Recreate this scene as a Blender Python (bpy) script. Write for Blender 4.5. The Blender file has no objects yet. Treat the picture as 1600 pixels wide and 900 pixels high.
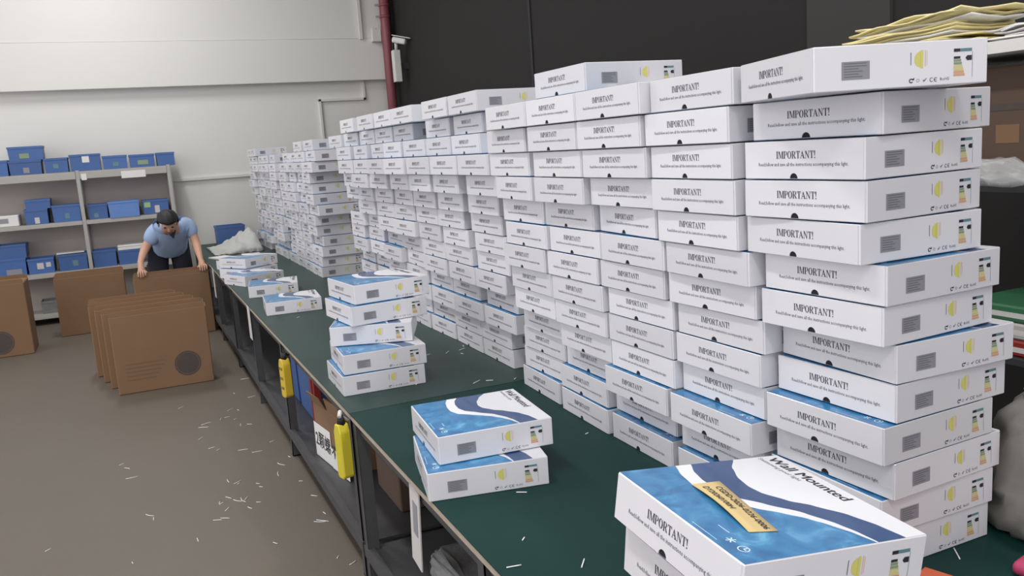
import bpy, bmesh, math, random
from mathutils import Vector, Matrix, Euler
random.seed(7)
R = math.radians
sc = bpy.context.scene
C = sc.collection

# ---------------------------------------------------------------- camera
T = 0.6875                       # table top above the floor
CAM = Vector((-1.33469, -1.21414, 0.96176 + T))
ROT = Euler((1.402387, 0.067618, -0.428647), 'XYZ')
FPX = 1326.25
cd = bpy.data.cameras.new('camera')
cd.sensor_width = 36.0
cd.lens = FPX / 1600 * 36
cd.clip_start = 0.02
co = bpy.data.objects.new('camera', cd)
co.location = CAM
co.rotation_euler = ROT
C.objects.link(co)
sc.camera = co
RM = ROT.to_matrix()

def at(u, v, axis, val):
    """photo pixel -> point where its ray meets the plane axis = val (metres)"""
    d = RM @ Vector(((u - 800) / FPX, -(v - 450) / FPX, -1))
    t = (val - CAM[axis]) / d[axis]
    return CAM + d * t

def px(p):
    q = RM.transposed() @ (Vector(p) - CAM)
    return 800 + FPX * q.x / -q.z, 450 - FPX * q.y / -q.z

# ---------------------------------------------------------------- view, world, lamps
sc.view_settings.view_transform = 'Standard'
sc.view_settings.look = 'None'
sc.view_settings.gamma = 1
sc.view_settings.use_curve_mapping = False
sc.view_settings.exposure = 0.08
w = bpy.data.worlds.new('World')
sc.world = w
w.use_nodes = True
w.node_tree.nodes['Background'].inputs[0].default_value = (0.98, 0.965, 1.0, 1)
w.node_tree.nodes['Background'].inputs[1].default_value = 1.3

LAMPS = [(-1.4, 7.9, 68), (-1.9, 4.6, 65), (-1.9, 0.9, 60), (-1.9, -2.8, 70), (1.1, 0.2, 60)]  # last lamp is added over the rack to brighten the papers there
LAMP_Z = 5.0
for lx, ly, pw in LAMPS:
    ld = bpy.data.lights.new('tube_light', 'AREA')
    ld.shape = 'RECTANGLE'
    ld.size = 0.30
    ld.size_y = 1.25
    ld.energy = pw
    ld.color = (1.0, 0.985, 0.965)
    lo = bpy.data.objects.new('tube_light', ld)
    lo.location = (lx, ly, LAMP_Z - 0.06)
    C.objects.link(lo)

# ---------------------------------------------------------------- materials
MATS = {}
def mat(name, col, rough=0.6, metal=0.0, var=0.0, scale=8.0, bump=0.0, bscale=60.0, rnd=0.0, spec=0.5, alpha=1.0, trans=0.0, coat=0.0):
    """procedural Principled material: noise-varied colour, optional bump, optional per-object tone"""
    m = bpy.data.materials.new(name)
    m.use_nodes = True
    nt = m.node_tree
    b = nt.nodes['Principled BSDF']
    b.inputs['Roughness'].default_value = rough
    b.inputs['Metallic'].default_value = metal
    b.inputs['Specular IOR Level'].default_value = spec
    b.inputs['Alpha'].default_value = alpha
    b.inputs['Transmission Weight'].default_value = trans
    b.inputs['Coat Weight'].default_value = coat
    c4 = (*col, 1)
    tc = nt.nodes.new('ShaderNodeTexCoord')
    n = nt.nodes.new('ShaderNodeTexNoise')
    n.inputs['Scale'].default_value = scale
    n.inputs['Detail'].default_value = 5
    nt.links.new(tc.outputs['Object'], n.inputs['Vector'])
    mx = nt.nodes.new('ShaderNodeMix')
    mx.data_type = 'RGBA'
    mx.inputs[6].default_value = tuple(c * (1 - var) for c in col) + (1,)
    mx.inputs[7].default_value = tuple(min(1, c * (1 + var)) for c in col) + (1,)
    nt.links.new(n.outputs['Fac'], mx.inputs[0])
    out = mx.outputs[2]
    if rnd:
        oi = nt.nodes.new('ShaderNodeObjectInfo')
        mr = nt.nodes.new('ShaderNodeMapRange')
        mr.inputs['To Min'].default_value = 1 - rnd
        mr.inputs['To Max'].default_value = 1 + rnd * 0.4
        nt.links.new(oi.outputs['Random'], mr.inputs['Value'])
        vm = nt.nodes.new('ShaderNodeVectorMath')
        vm.operation = 'SCALE'
        nt.links.new(out, vm.inputs[0])
        nt.links.new(mr.outputs[0], vm.inputs['Scale'])
        out = vm.outputs[0]
    nt.links.new(out, b.inputs['Base Color'])
    if bump:
        n2 = nt.nodes.new('ShaderNodeTexNoise')
        n2.inputs['Scale'].default_value = bscale
        n2.inputs['Detail'].default_value = 4
        nt.links.new(tc.outputs['Object'], n2.inputs['Vector'])
        bp = nt.nodes.new('ShaderNodeBump')
        bp.inputs['Strength'].default_value = bump
        bp.inputs['Distance'].default_value = 0.01
        nt.links.new(n2.outputs['Fac'], bp.inputs['Height'])
        nt.links.new(bp.outputs[0], b.inputs['Normal'])
    MATS[name] = m
    return m

def srgb(r, g, b):
    f = lambda c: ((c / 255 + 0.055) / 1.055) ** 2.4 if c > 10.3 else c / 255 / 12.92
    return (f(r), f(g), f(b))

mat('box_white', srgb(218, 217, 221), 0.36, var=0.03, scale=5, bump=0.10, bscale=7, rnd=0.12, coat=0.2)  # random tone per box also paints in overhang shade and reflections
mat('ink', srgb(38, 38, 44), 0.6)
mat('ink_grey', srgb(104, 104, 110), 0.6)
mat('hole_shade', srgb(22, 22, 25), 0.9)  # near-black colour painting in the shade inside openings
mat('sticker_grey', srgb(140, 140, 146), 0.55, var=0.05, scale=60)
mat('sun_yellow', srgb(208, 203, 112), 0.5)
mat('pale_orange', srgb(226, 190, 170), 0.5)
mat('e_teal', srgb(96, 130, 140), 0.5)
mat('e_green', srgb(132, 150, 120), 0.5)
mat('e_yellow', srgb(205, 195, 130), 0.5)
mat('e_orange', srgb(205, 160, 120), 0.5)
mat('top_white', srgb(226, 227, 231), 0.3, coat=0.2)
mat('navy', srgb(38, 70, 116), 0.3, var=0.35, scale=5, coat=0.2)
mat('icon_white', srgb(214, 232, 244), 0.4)
mat('note', srgb(206, 182, 128), 0.75, var=0.05, scale=20)
mat('concrete', srgb(97, 89, 79), 0.55, var=0.10, scale=1.6, bump=0.05, bscale=40)
mat('wall_white', srgb(220, 219, 214), 0.7, var=0.02, scale=1.2, bump=0.03, bscale=30)
mat('trunk_white', srgb(214, 213, 208), 0.5)
mat('dark_wall', srgb(29, 27, 26), 0.85, var=0.10, scale=1.5)
mat('dark_pillar', srgb(52, 50, 49), 0.8, var=0.06, scale=2)
mat('pipe_red', srgb(134, 72, 80), 0.45, var=0.10, scale=10)
mat('table_green', srgb(12, 50, 46), 0.6, spec=0.2, var=0.10, scale=3, bump=0.03, bscale=80)
mat('table_green_worn', srgb(34, 58, 54), 0.5, spec=0.32, var=0.12, scale=3, bump=0.03, bscale=80)
mat('ply_edge', srgb(168, 156, 140), 0.7, var=0.25, scale=30)
mat('steel_dark', srgb(78, 78, 80), 0.5, metal=0.3, var=0.2, scale=14)
mat('steel_light', srgb(158, 158, 158), 0.5, metal=0.1, var=0.1, scale=10)
mat('shelf_grey', srgb(168, 166, 161), 0.55, var=0.06, scale=8)
mat('shelf_back', srgb(178, 169, 164), 0.7, var=0.06, scale=3)
mat('crate_blue', srgb(68, 102, 160), 0.45, var=0.08, scale=8, rnd=0.2)
mat('crate_light', srgb(96, 134, 196), 0.45, var=0.05, scale=8)
mat('paper', srgb(222, 221, 218), 0.8, var=0.02, scale=20)
mat('paper_dim', srgb(196, 192, 190), 0.8, var=0.03, scale=20)
mat('green_tag', srgb(158, 190, 140), 0.8)
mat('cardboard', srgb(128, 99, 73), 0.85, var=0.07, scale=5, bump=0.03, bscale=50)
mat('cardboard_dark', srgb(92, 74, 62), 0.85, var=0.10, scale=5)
mat('card_edge', srgb(190, 160, 128), 0.85)
mat('stamp', srgb(78, 70, 66), 0.85, var=0.15, scale=40)
mat('stamp_faint', srgb(112, 88, 66), 0.85)
mat('skin', srgb(188, 146, 124), 0.55, var=0.04, scale=10)
mat('hair', srgb(20, 20, 26), 0.6, var=0.2, scale=60, bump=0.3, bscale=120)
mat('shirt', srgb(146, 168, 200), 0.8, var=0.05, scale=9, bump=0.15, bscale=22)
mat('collar_dark', srgb(30, 32, 40), 0.8)
mat('trousers', srgb(28, 30, 42), 0.85, var=0.08, scale=9)
mat('shoe', srgb(30, 30, 32), 0.6)
mat('socket_yellow', srgb(206, 176, 52), 0.45, var=0.05, scale=10)
mat('block_yellow', srgb(204, 190, 50), 0.45, var=0.05, scale=10)
mat('cord_white', srgb(206, 204, 198), 0.6)
mat('black', srgb(24, 24, 26), 0.6)
mat('red', srgb(150, 48, 44), 0.5, var=0.1, scale=8)
mat('orange', srgb(196, 92, 58), 0.55, var=0.08, scale=8)
mat('magenta', srgb(186, 64, 104), 0.6, var=0.05, scale=8)
mat('old_paper', srgb(226, 214, 160), 0.8, var=0.10, scale=9)
mat('film', (0.85, 0.86, 0.87), 0.12, alpha=0.34, spec=0.8, bump=0.5, bscale=16)
mat('bag_grey', srgb(150, 146, 140), 0.35, var=0.10, scale=5, bump=0.4, bscale=14, alpha=0.9)
mat('sheet_white', srgb(228, 229, 226), 0.7, var=0.03, scale=6, bump=0.3, bscale=20)
mat('strip', srgb(236, 238, 236), 0.5)
mat('wrap_grey', srgb(120, 120, 120), 0.4, var=0.2, scale=30, bump=0.4, bscale=30)
mat('pack_green', srgb(60, 120, 84), 0.5)
mat('tube', srgb(240, 244, 248), 0.4)
# printed water on the lids: cyan-blue with lighter caustic flecks
def water():
    m = mat('water', srgb(64, 138, 186), 0.3, coat=0.2)
    nt = m.node_tree
    b = nt.nodes['Principled BSDF']
    tc = nt.nodes.new('ShaderNodeTexCoord')
    n = nt.nodes.new('ShaderNodeTexNoise')
    n.inputs['Scale'].default_value = 16
    n.inputs['Detail'].default_value = 7
    n.inputs['Distortion'].default_value = 1.2
    nt.links.new(tc.outputs['Object'], n.inputs['Vector'])
    cr = nt.nodes.new('ShaderNodeValToRGB')
    e = cr.color_ramp.elements
    e[0].position = 0.36
    e[0].color = (*srgb(30, 100, 152), 1)
    e[1].position = 0.72
    e[1].color = (*srgb(98, 166, 204), 1)
    x = cr.color_ramp.elements.new(0.56)
    x.color = (*srgb(52, 126, 176), 1)
    nt.links.new(n.outputs['Fac'], cr.inputs[0])
    nt.links.new(cr.outputs[0], b.inputs['Base Color'])
water()

# ---------------------------------------------------------------- mesh helpers
def mesh(name, bm, *mats, smooth=False):
    me = bpy.data.meshes.new(name)
    bm.normal_update()
    bm.to_mesh(me)
    bm.free()
    for m in mats:
        me.materials.append(MATS[m])
    if smooth:
        for p in me.polygons:
            p.use_smooth = True
    return me

def link(name, me, parent=None, loc=None, rot=None):
    o = bpy.data.objects.new(name, me)
    C.objects.link(o)
    if parent:
        o.parent = parent
    if loc is not None:
        o.location = loc
    if rot is not None:
        o.rotation_euler = rot
    return o

def tag(o, label, cat, group=None):
    o['label'] = label
    o['category'] = cat
    if group:
        o['group'] = group
    return o

def thing(name, label, cat, loc=(0, 0, 0), rz=0.0, group=None):
    o = bpy.data.objects.new(name, None)
    o.empty_display_size = 0.1
    C.objects.link(o)
    o.location = loc
    o.rotation_euler = (0, 0, rz)
    return tag(o, label, cat, group)

def struct(o):
    o['kind'] = 'structure'
    return o

def box(bm, x0, x1, y0, y1, z0, z1, bev=0.0, mi=0, seg=1):
    ret = bmesh.ops.create_cube(bm, size=1, matrix=Matrix.Translation(((x0 + x1) / 2, (y0 + y1) / 2, (z0 + z1) / 2)) @ Matrix.Diagonal((abs(x1 - x0), abs(y1 - y0), abs(z1 - z0), 1)))
    vs = ret['verts']
    fs = {f for v in vs for f in v.link_faces}
    for f in fs:
        f.material_index = mi
    if bev:
        es = {e for v in vs for e in v.link_edges}
        r = bmesh.ops.bevel(bm, geom=list(es), offset=bev, segments=seg, affect='EDGES', profile=0.5)
        for f in r['faces']:
            f.material_index = mi
    return vs

def boxo(name, dims, m, parent=None, bev=0.0, loc=None, rot=None, seg=1):
    bm = bmesh.new()
    box(bm, *dims, bev=bev, seg=seg)
    return link(name, mesh(name, bm, m), parent, loc, rot)

def tube(bm, pts, r, n=8, mi=0, cap=True):
    """round tube along a polyline; r is one radius or one per point"""
    pts = [Vector(p) for p in pts]
    rs = r if isinstance(r, (list, tuple)) else [r] * len(pts)
    rings = []
    prev = None
    for i, p in enumerate(pts):
        d = (pts[min(i + 1, len(pts) - 1)] - pts[max(i - 1, 0)]).normalized()
        a = prev if prev is not None else (Vector((0, 0, 1)) if abs(d.z) < 0.9 else Vector((1, 0, 0)))
        s = d.cross(a)
        if s.length < 1e-6:
            s = d.orthogonal()
        s.normalize()
        t = s.cross(d).normalized()
        prev = t
        rings.append([bm.verts.new(p + (s * math.cos(k * 2 * math.pi / n) + t * math.sin(k * 2 * math.pi / n)) * rs[i]) for k in range(n)])
    for a, b in zip(rings, rings[1:]):
        for k in range(n):
            f = bm.faces.new((a[k], a[(k + 1) % n], b[(k + 1) % n], b[k]))
            f.material_index = mi
            f.smooth = True
    if cap:
        for q in (list(reversed(rings[0])), rings[-1]):
            bm.faces.new(q).material_index = mi

def tubeo(name, pts, r, m, parent=None, n=8):
    bm = bmesh.new()
    tube(bm, pts, r, n)
    return link(name, mesh(name, bm, m), parent)

# flat shapes are written in a 2-D frame and mapped onto a plane by fn(a, b) -> Vector
def poly(bm, pts, fn, mi=0):
    vs = [bm.verts.new(fn(a, b)) for a, b in pts]
    try:
        f = bm.faces.new(vs)
        f.material_index = mi
    except ValueError:
        pass

def text2d(body, size=1.0, bold=0.0, align='LEFT', res=2):
    cu = bpy.data.curves.new('txt', 'FONT')
    cu.body = body
    cu.size = size
    cu.align_x = align
    cu.offset = bold
    cu.resolution_u = res
    cu.fill_mode = 'FRONT'
    o = bpy.data.objects.new('txt', cu)
    C.objects.link(o)
    bpy.context.view_layer.update()
    me = bpy.data.meshes.new_from_object(o.evaluated_get(bpy.context.evaluated_depsgraph_get()))
    vs = [(v.co.x, v.co.y) for v in me.vertices]
    fs = [tuple(p.vertices) for p in me.polygons]
    bpy.data.objects.remove(o)
    bpy.data.curves.remove(cu)
    bpy.data.meshes.remove(me)
    return vs, fs

def put_text(bm, tf, fn, mi=0, fit=None):
    """fit=(a0, a1, b0): scale so that the text spans a0..a1, baseline at b0"""
    vs, fs = tf
    if not vs:
        return
    x0 = min(v[0] for v in vs)
    x1 = max(v[0] for v in vs)
    if fit:
        s = (fit[1] - fit[0]) / (x1 - x0)
        hs = s * (fit[3] if len(fit) > 3 else 1)
        vs = [((v[0] - x0) * s + fit[0], v[1] * hs + fit[2]) for v in vs]
    bv = [bm.verts.new(fn(a, b)) for a, b in vs]
    for f in fs:
        try:
            bm.faces.new([bv[i] for i in f]).material_index = mi
        except ValueError:
            pass

# ---- heavy roman capitals for the word on the cartons (unit cap height)
def rect(x0, x1, y0, y1):
    return [(x0, y0), (x1, y0), (x1, y1), (x0, y1)]
def arc_band(cx, cy, rx, ry, ix, iy, a0, a1, n=12):
    out = []
    for k in range(n):
        p, q = R(a0 + (a1 - a0) * k / n), R(a0 + (a1 - a0) * (k + 1) / n)
        out.append([(cx + ix * math.cos(p), cy + iy * math.sin(p)), (cx + rx * math.cos(p), cy + ry * math.sin(p)),
                    (cx + rx * math.cos(q), cy + ry * math.sin(q)), (cx + ix * math.cos(q), cy + iy * math.sin(q))])
    return out
SER = 0.05
def stem(x, wd=0.17, s=0.07, y0=0, y1=1):
    r = [rect(x, x + wd, y0, y1)]
    if y0 == 0:
        r.append(rect(x - s, x + wd + s, 0, SER))
    if y1 == 1:
        r.append(rect(x - s, x + wd + s, 1 - SER, 1))
    return r
def bowl(x):
    return [rect(x, x + 0.2, 0.95, 1.0), rect(x, x + 0.2, 0.46, 0.51)] + arc_band(x + 0.2, 0.73, 0.25, 0.27, 0.09, 0.22, -90, 90)
GLY = {
    'I': (0.42, stem(0.12)),
    'M': (1.02, stem(0.09, 0.06, 0.06) + stem(0.77, 0.17, 0.06) + [[(0.09, 1), (0.27, 1), (0.55, 0.1), (0.47, 0.0)], [(0.47, 0), (0.53, 0), (0.83, 1), (0.77, 1)]]),
    'P': (0.72, stem(0.1) + bowl(0.24)),
    'O': (0.84, arc_band(0.42, 0.5, 0.38, 0.52, 0.2, 0.46, 0, 360, 20)),
    'R': (0.84, stem(0.1) + bowl(0.24) + [[(0.34, 0.48), (0.5, 0.48), (0.78, 0.04), (0.58, 0.04)], rect(0.56, 0.84, 0, SER)]),
    'T': (0.76, stem(0.3, 0.17, 0.07, 0, 0.97) + [rect(0.03, 0.74, 0.94, 1.0), [(0.03, 1), (0.03, 0.72), (0.08, 0.72), (0.13, 0.95)], [(0.74, 1), (0.64, 0.95), (0.69, 0.72), (0.74, 0.72)]]),
    'A': (0.86, [[(0.08, 0.02), (0.14, 0.02), (0.45, 0.9), (0.41, 1.02)], [(0.41, 1.02), (0.35, 0.84), (0.6, 0.02), (0.79, 0.02)], rect(0.22, 0.58, 0.3, 0.36), rect(0.0, 0.25, 0, SER), rect(0.5, 0.87, 0, SER)]),
    'N': (0.88, stem(0.13, 0.055, 0.09) + stem(0.69, 0.055, 0.09, 0.01, 1) + [[(0.06, 1), (0.25, 1), (0.745, 0.12), (0.745, -0.03), (0.69, -0.03)]]),
    '!': (0.36, [[(0.14, 0.3), (0.2, 0.3), (0.26, 0.95), (0.22, 1.02), (0.12, 1.02), (0.08, 0.95)], rect(0.09, 0.25, 0.0, 0.15)]),
}
def roman(bm, word, fn, a0, a1, b0, h, mi=0):
    total = sum(GLY[c][0] for c in word)
    s = (a1 - a0) / total
    x = a0
    for c in word:
        wd, ps = GLY[c]
        for p in ps:
            poly(bm, [(x + q[0] * s, b0 + q[1] * h) for q in p], fn, mi)
        x += wd * s

# ---------------------------------------------------------------- the white light-box carton
UN = 1.25
BW, BD, PITCH, BH = 0.2711 * UN, 0.2748 * UN, 0.067647 * UN, 0.0818
FX = -BD / 2            # front plane, faces -X; the label face is y = -BW/2
def fr(a, b, d=0.0024):  # front face frame: a 0..1 far->near, b 0..1 up
    return Vector((FX - d, BW / 2 - a * BW, b * BH))
def sd(a, b, d=0.0006):  # label face frame: a 0..1 front->back
    return Vector((FX + a * BD, -BW / 2 - d, b * BH))
def tp(a, b, d=0.0003):  # lid frame: a far->near, b front->back
    return Vector((FX + b * BD, BW / 2 - a * BW, BH + d))

def carton_meshes():
    M = {}
    bm = bmesh.new()
    box(bm, FX, -FX, -BW / 2, BW / 2, 0, BH, bev=0.0016)
    M['body'] = mesh('body', bm, 'box_white')
    # front flap with the thumb cut-out
    bm = bmesh.new()
    nc, nr = 0.45, 0.034
    m = [(0.012, 0.02), (nc - nr, 0.02)]
    for k in range(1, 8):
        t = math.pi - k * math.pi / 8
        m.append((nc + nr * math.cos(t), 0.02 + nr * BW / BH * math.sin(t)))
    m += [(nc + nr, 0.02), (0.988, 0.02), (0.988, 0.985), (0.012, 0.985)]
    f0 = [bm.verts.new(fr(a, b, 0.002)) for a, b in m]
    f1 = [bm.verts.new(fr(a, b, -0.001)) for a, b in m]
    bm.faces.new(f0)
    n = len(m)
    for k in range(n):
        bm.faces.new((f0[k], f1[k], f1[(k + 1) % n], f0[(k + 1) % n]))
    bmesh.ops.recalc_face_normals(bm, faces=bm.faces)
    M['front_flap'] = mesh('front_flap', bm, 'box_white')
    bm = bmesh.new()
    poly(bm, [(nc + nr * 1.0 * math.cos(t), 0.021 + nr * BW / BH * math.sin(t)) for t in [k * math.pi / 10 for k in range(11)]], lambda a, b: fr(a, b, 0.0004))
    M['notch_shade'] = mesh('notch_shade', bm, 'hole_shade')  # dark half disc on the body, painted shade inside the cut-out
    bm = bmesh.new()
    roman(bm, 'IMPORTANT!', lambda a, b: fr(a, b), 0.30, 0.635, 0.54, 0.19, 0)
    put_text(bm, text2d('Read,follow and save all the instructions accompanying this light.', 1, 0.006, res=1), lambda a, b: fr(a, b), 1, (0.14, 0.885, 0.345, BW / BH * 1.15))
    M['lettering'] = mesh('lettering', bm, 'ink', 'ink_grey')
    # label face: grey sticker
    bm = bmesh.new()
    poly(bm, rect(0.155, 0.315, 0.24, 0.64), sd)
    for k in range(6):
        poly(bm, rect(0.168, 0.168 + (0.13 if k in (0, 1) else 0.085 + 0.02 * (k % 2)), 0.585 - k * 0.058, 0.6 - k * 0.058 + 0.006), lambda a, b: sd(a, b, 0.0009), 1)
    M['data_sticker'] = mesh('data_sticker', bm, 'sticker_grey', 'ink_grey')
    # half sun with side bars
    bm = bmesh.new()
    poly(bm, [(0.605 + 0.034 * math.cos(R(a)), 0.60 + 0.17 * math.sin(R(a))) for a in range(90, 271, 15)], sd, 0)
    poly(bm, rect(0.606, 0.622, 0.40, 0.80), sd, 0)
    poly(bm, rect(0.549, 0.553, 0.48, 0.76), sd, 1)
    poly(bm, rect(0.632, 0.637, 0.44, 0.80), sd, 2)
    poly(bm, rect(0.643, 0.646, 0.47, 0.78), sd, 2)
    M['sun_mark'] = mesh('sun_mark', bm, 'sun_yellow', 'ink_grey', 'pale_orange')
    # small approval marks
    bm = bmesh.new()
    ring = lambda cx, cy, r, r2, a0, a1, mi: [poly(bm, q, sd, mi) for q in arc_band(cx, cy, r, r * BD / BH, r2, r2 * BD / BH, a0, a1, 10)]
    ring(0.553, 0.135, 0.0125, 0.007, 20, 330, 0)
    poly(bm, [(0.558, 0.17), (0.572, 0.2), (0.57, 0.14)], sd, 0)
    ring(0.592, 0.135, 0.009, 0.007, 0, 360, 1)
    poly(bm, [(0.622, 0.10), (0.628, 0.10), (0.645, 0.175), (0.639, 0.175)], sd, 1)
    poly(bm, rect(0.62, 0.634, 0.125, 0.14), sd, 1)
    ring(0.672, 0.135, 0.0115, 0.0085, 50, 310, 0)
    ring(0.696, 0.135, 0.0115, 0.0085, 50, 310, 0)
    poly(bm, rect(0.686, 0.7, 0.13, 0.142), sd, 0)
    put_text(bm, text2d('RoHS', 1, 0, res=1), sd, 1, (0.722, 0.775, 0.105, BD / BH))
    M['approval_marks'] = mesh('approval_marks', bm, 'ink', 'ink_grey')
    # energy label: header, arrow badge, scale of bars
    bm = bmesh.new()
    poly(bm, rect(0.80, 0.905, 0.72, 0.79), sd, 1)
    poly(bm, rect(0.80, 0.835, 0.72, 0.79), lambda a, b: sd(a, b, 0.0009), 0)
    poly(bm, [(0.868, 0.575), (0.878, 0.52), (0.905, 0.52), (0.905, 0.63), (0.878, 0.63)], sd, 0)
    cols = [0, 2, 2, 3, 3, 4, 4]
    for k in range(7):
        poly(bm, rect(0.80, 0.838 + 0.0045 * k, 0.565 - k * 0.064, 0.618 - k * 0.064), sd, cols[k])
    poly(bm, rect(0.908, 0.910, 0.14, 0.72), sd, 1)
    M['energy_label'] = mesh('energy_label', bm, 'ink', 'e_teal', 'e_green', 'e_yellow', 'e_orange')
    # lid artwork: water, white ribbon, navy swoosh, white field, lettering, icons
    bm = bmesh.new()
    def curve(pts):
        def f(u):
            for (a, b), (c, d) in zip(pts, pts[1:]):
                if u <= c:
                    t = (u - a) / (c - a)
                    t = t * t * (3 - 2 * t) * 0.35 + t * 0.65
                    return b + (d - b) * t
            return pts[-1][1]
        return f
    b1 = curve([(0, .335), (.12, .295), (.25, .277), (.36, .275), (.47, .31), (.56, .41), (.64, .50), (.72, .575), (.8, .625), (.9, .675), (1, .705)])
    b2 = curve([(0, .43), (.1, .385), (.2, .365), (.32, .362), (.42, .39), (.53, .485), (.66, .60), (.8, .67), (.9, .70), (1, .715)])
    b3 = curve([(0, .70), (.1, .62), (.23, .562), (.33, .545), (.41, .555), (.53, .625), (.6, .70), (.74, .80), (.87, .85), (1, .875)])
    N = 60
    for k in range(N):
        u0, u1 = k / N, (k + 1) / N
        e = 0.004
        c0 = [e, b1(u0), b2(u0), b3(u0), 1 - e]
        c1 = [e, b1(u1), b2(u1), b3(u1), 1 - e]
        U0, U1 = e + u0 * (1 - 2 * e), e + u1 * (1 - 2 * e)
        for j, mi in enumerate((0, 1, 2, 1)):
            poly(bm, [(U0, c0[j]), (U1, c1[j]), (U1, c1[j + 1]), (U0, c0[j + 1])], tp, mi)
    lift = lambda a, b: tp(a, b, 0.0006)
    for j in range(3):      # struck three times for the heavy print
        put_text(bm, text2d('Wall Mounted', 1, 0.0, res=4), lambda a, b: tp(a, b, 0.0006 + j * .00008), 3, (0.035 + j * .0022, 0.60 + j * .0022, 0.895, BW / BD))
    put_text(bm, text2d('Swimming pool light', 1, 0.0, res=2), lift, 4, (0.02, 0.34, 0.852, BW / BD))
    for k in range(3):
        t = k * math.pi / 3 + 0.3
        dx, dy = 0.024 * math.cos(t), 0.024 * math.sin(t)
        nx, ny = -0.003 * math.sin(t), 0.003 * math.cos(t)
        poly(bm, [(0.80 - dx - nx, 0.085 - dy - ny), (0.80 + dx - nx, 0.085 + dy - ny), (0.80 + dx + nx, 0.085 + dy + ny), (0.80 - dx + nx, 0.085 - dy + ny)], lift, 5)
    for q in arc_band(0.885, 0.085, 0.027, 0.027, 0.022, 0.022, 0, 360, 16) + [rect(0.882, 0.888, 0.085, 0.105), rect(0.885, 0.9, 0.082, 0.088)]:
        poly(bm, q, lift, 5)
    for q in (rect(0.60, 0.78, 0.026, 0.029), rect(0.66, 0.74, 0.12, 0.124)):
        poly(bm, q, lift, 5)
    M['lid_print'] = mesh('lid_print', bm, 'water', 'top_white', 'navy', 'ink', 'ink_grey', 'icon_white')
    return M
CM = carton_meshes()
FULL = ('body', 'front_flap', 'notch_shade', 'lettering', 'data_sticker', 'sun_mark', 'approval_marks', 'energy_label', 'lid_print')
PLAIN = ('body', 'front_flap', 'notch_shade', 'lettering', 'data_sticker', 'sun_mark', 'energy_label', 'lid_print')

def carton(x, y, z, yaw, label, group, parts=FULL, tilt=0.0):
    """x, y: near front corner (metres); yaw turns the front face about z"""
    e1 = Vector((math.sin(yaw), math.cos(yaw), 0))
    e2 = Vector((math.cos(yaw), -math.sin(yaw), 0))
    c = Vector((x, y, z)) + e1 * BW / 2 + e2 * BD / 2
    t = thing('light_box', label, 'box', c, -yaw, group)
    if tilt:
        t.rotation_euler = (0, tilt, -yaw)
    for p in parts:
        link(p, CM[p], t)
    return t

ORD = ['bottom', 'second', 'third', 'fourth', 'fifth', 'sixth', 'seventh', 'eighth', 'ninth', 'tenth', 'eleventh', 'twelfth', 'thirteenth', 'fourteenth', 'fifteenth']
COL = ['first', 'second', 'third', 'fourth', 'fifth', 'sixth', 'seventh', 'eighth', 'ninth']

# ================================================================ THE SETTING
WALL_Y = 9.95
BEAM_Y = 9.83
BEAM_Z = 2.59
DARK_X = 2.12
struct(boxo('floor', (-5.2, 6.0, -4.5, WALL_Y + 0.3, -0.1, 0), 'concrete'))
struct(boxo('wall_back', (-5.2, DARK_X, WALL_Y, WALL_Y + 0.2, 0, 5.7), 'wall_white'))
bm = bmesh.new()
box(bm, -5.2, DARK_X - 0.02, BEAM_Y, WALL_Y, BEAM_Z, 3.11, bev=0.004)
struct(link('trim_1', mesh('trim_1', bm, 'wall_white')))
struct(boxo('trim_2', (-5.2, DARK_X - 0.10, BEAM_Y + 0.012, WALL_Y, 3.114, 5.7), 'wall_white'))
tr = struct(boxo('wall_right', (DARK_X, DARK_X + 0.2, -4.5, WALL_Y + 0.2, 0, 5.7), 'dark_wall'))
# panel joints and the paler pillar on the dark wall
yA = at(830, 50, 0, DARK_X).y
boxo('panel_joint', (DARK_X - 0.012, DARK_X, yA - 0.02, yA + 0.02, 0, 5.7), 'black', tr)
y0, y1 = at(1395, 30, 0, DARK_X).y, at(1265, 30, 0, DARK_X).y
boxo('pillar', (DARK_X - 0.02, DARK_X, y0, y1, 0, 5.7), 'dark_pillar', tr)

# white cable trunking on the back wall
def trunk(n, pts, r=0.02, yf=WALL_Y):
    bm = bmesh.new()
    for p, q in zip(pts, pts[1:]):
        box(bm, min(p[0], q[0]) - r, max(p[0], q[0]) + r, yf - 0.035, yf, min(p[1], q[1]) - r, max(p[1], q[1]) + r, bev=0.003)
    return struct(link('trim_%d' % n, mesh('trim_%d' % n, bm, 'trunk_white')))
pz = lambda u, v, y=WALL_Y: (at(u, v, 1, y).x, at(u, v, 1, y).z)
a = pz(286, 281)
trunk(3, [(-1.2, a[1]), (DARK_X - 0.3, a[1])], 0.018)
a, b, c_, d = pz(504, 205), pz(504, 157), pz(568, 152), pz(567, 134)
trunk(4, [(a[0], a[1] - 0.3), (a[0], b[1]), (d[0], b[1]), (d[0], BEAM_Z - 0.02)], 0.016)
a = pz(560, 20, BEAM_Y)
trunk(5, [(a[0], 3.12), (a[0], 5.6)], 0.022, BEAM_Y)

# red standpipe in the corner
p = at(606, 80, 1, 9.72)
t = thing('red_pipe', 'dull red vertical fire pipe where white wall meets dark wall', 'pipe', (p.x, 9.72, 0))
tubeo('pipe', [(0, 0, 0), (0, 0, 5.69)], 0.062, 'pipe_red', t, 16)
for v in (8, 26):
    z = at(602, v, 1, 9.72).z
    q = tubeo('clamp_band', [(0, 0, z - 0.018), (0, 0, z + 0.018)], 0.068, 'pipe_red', t, 16)
    boxo('bolt', (-0.12, -0.06, -0.012, 0.012, z - 0.012, z + 0.012), 'steel_light', q)
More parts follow.
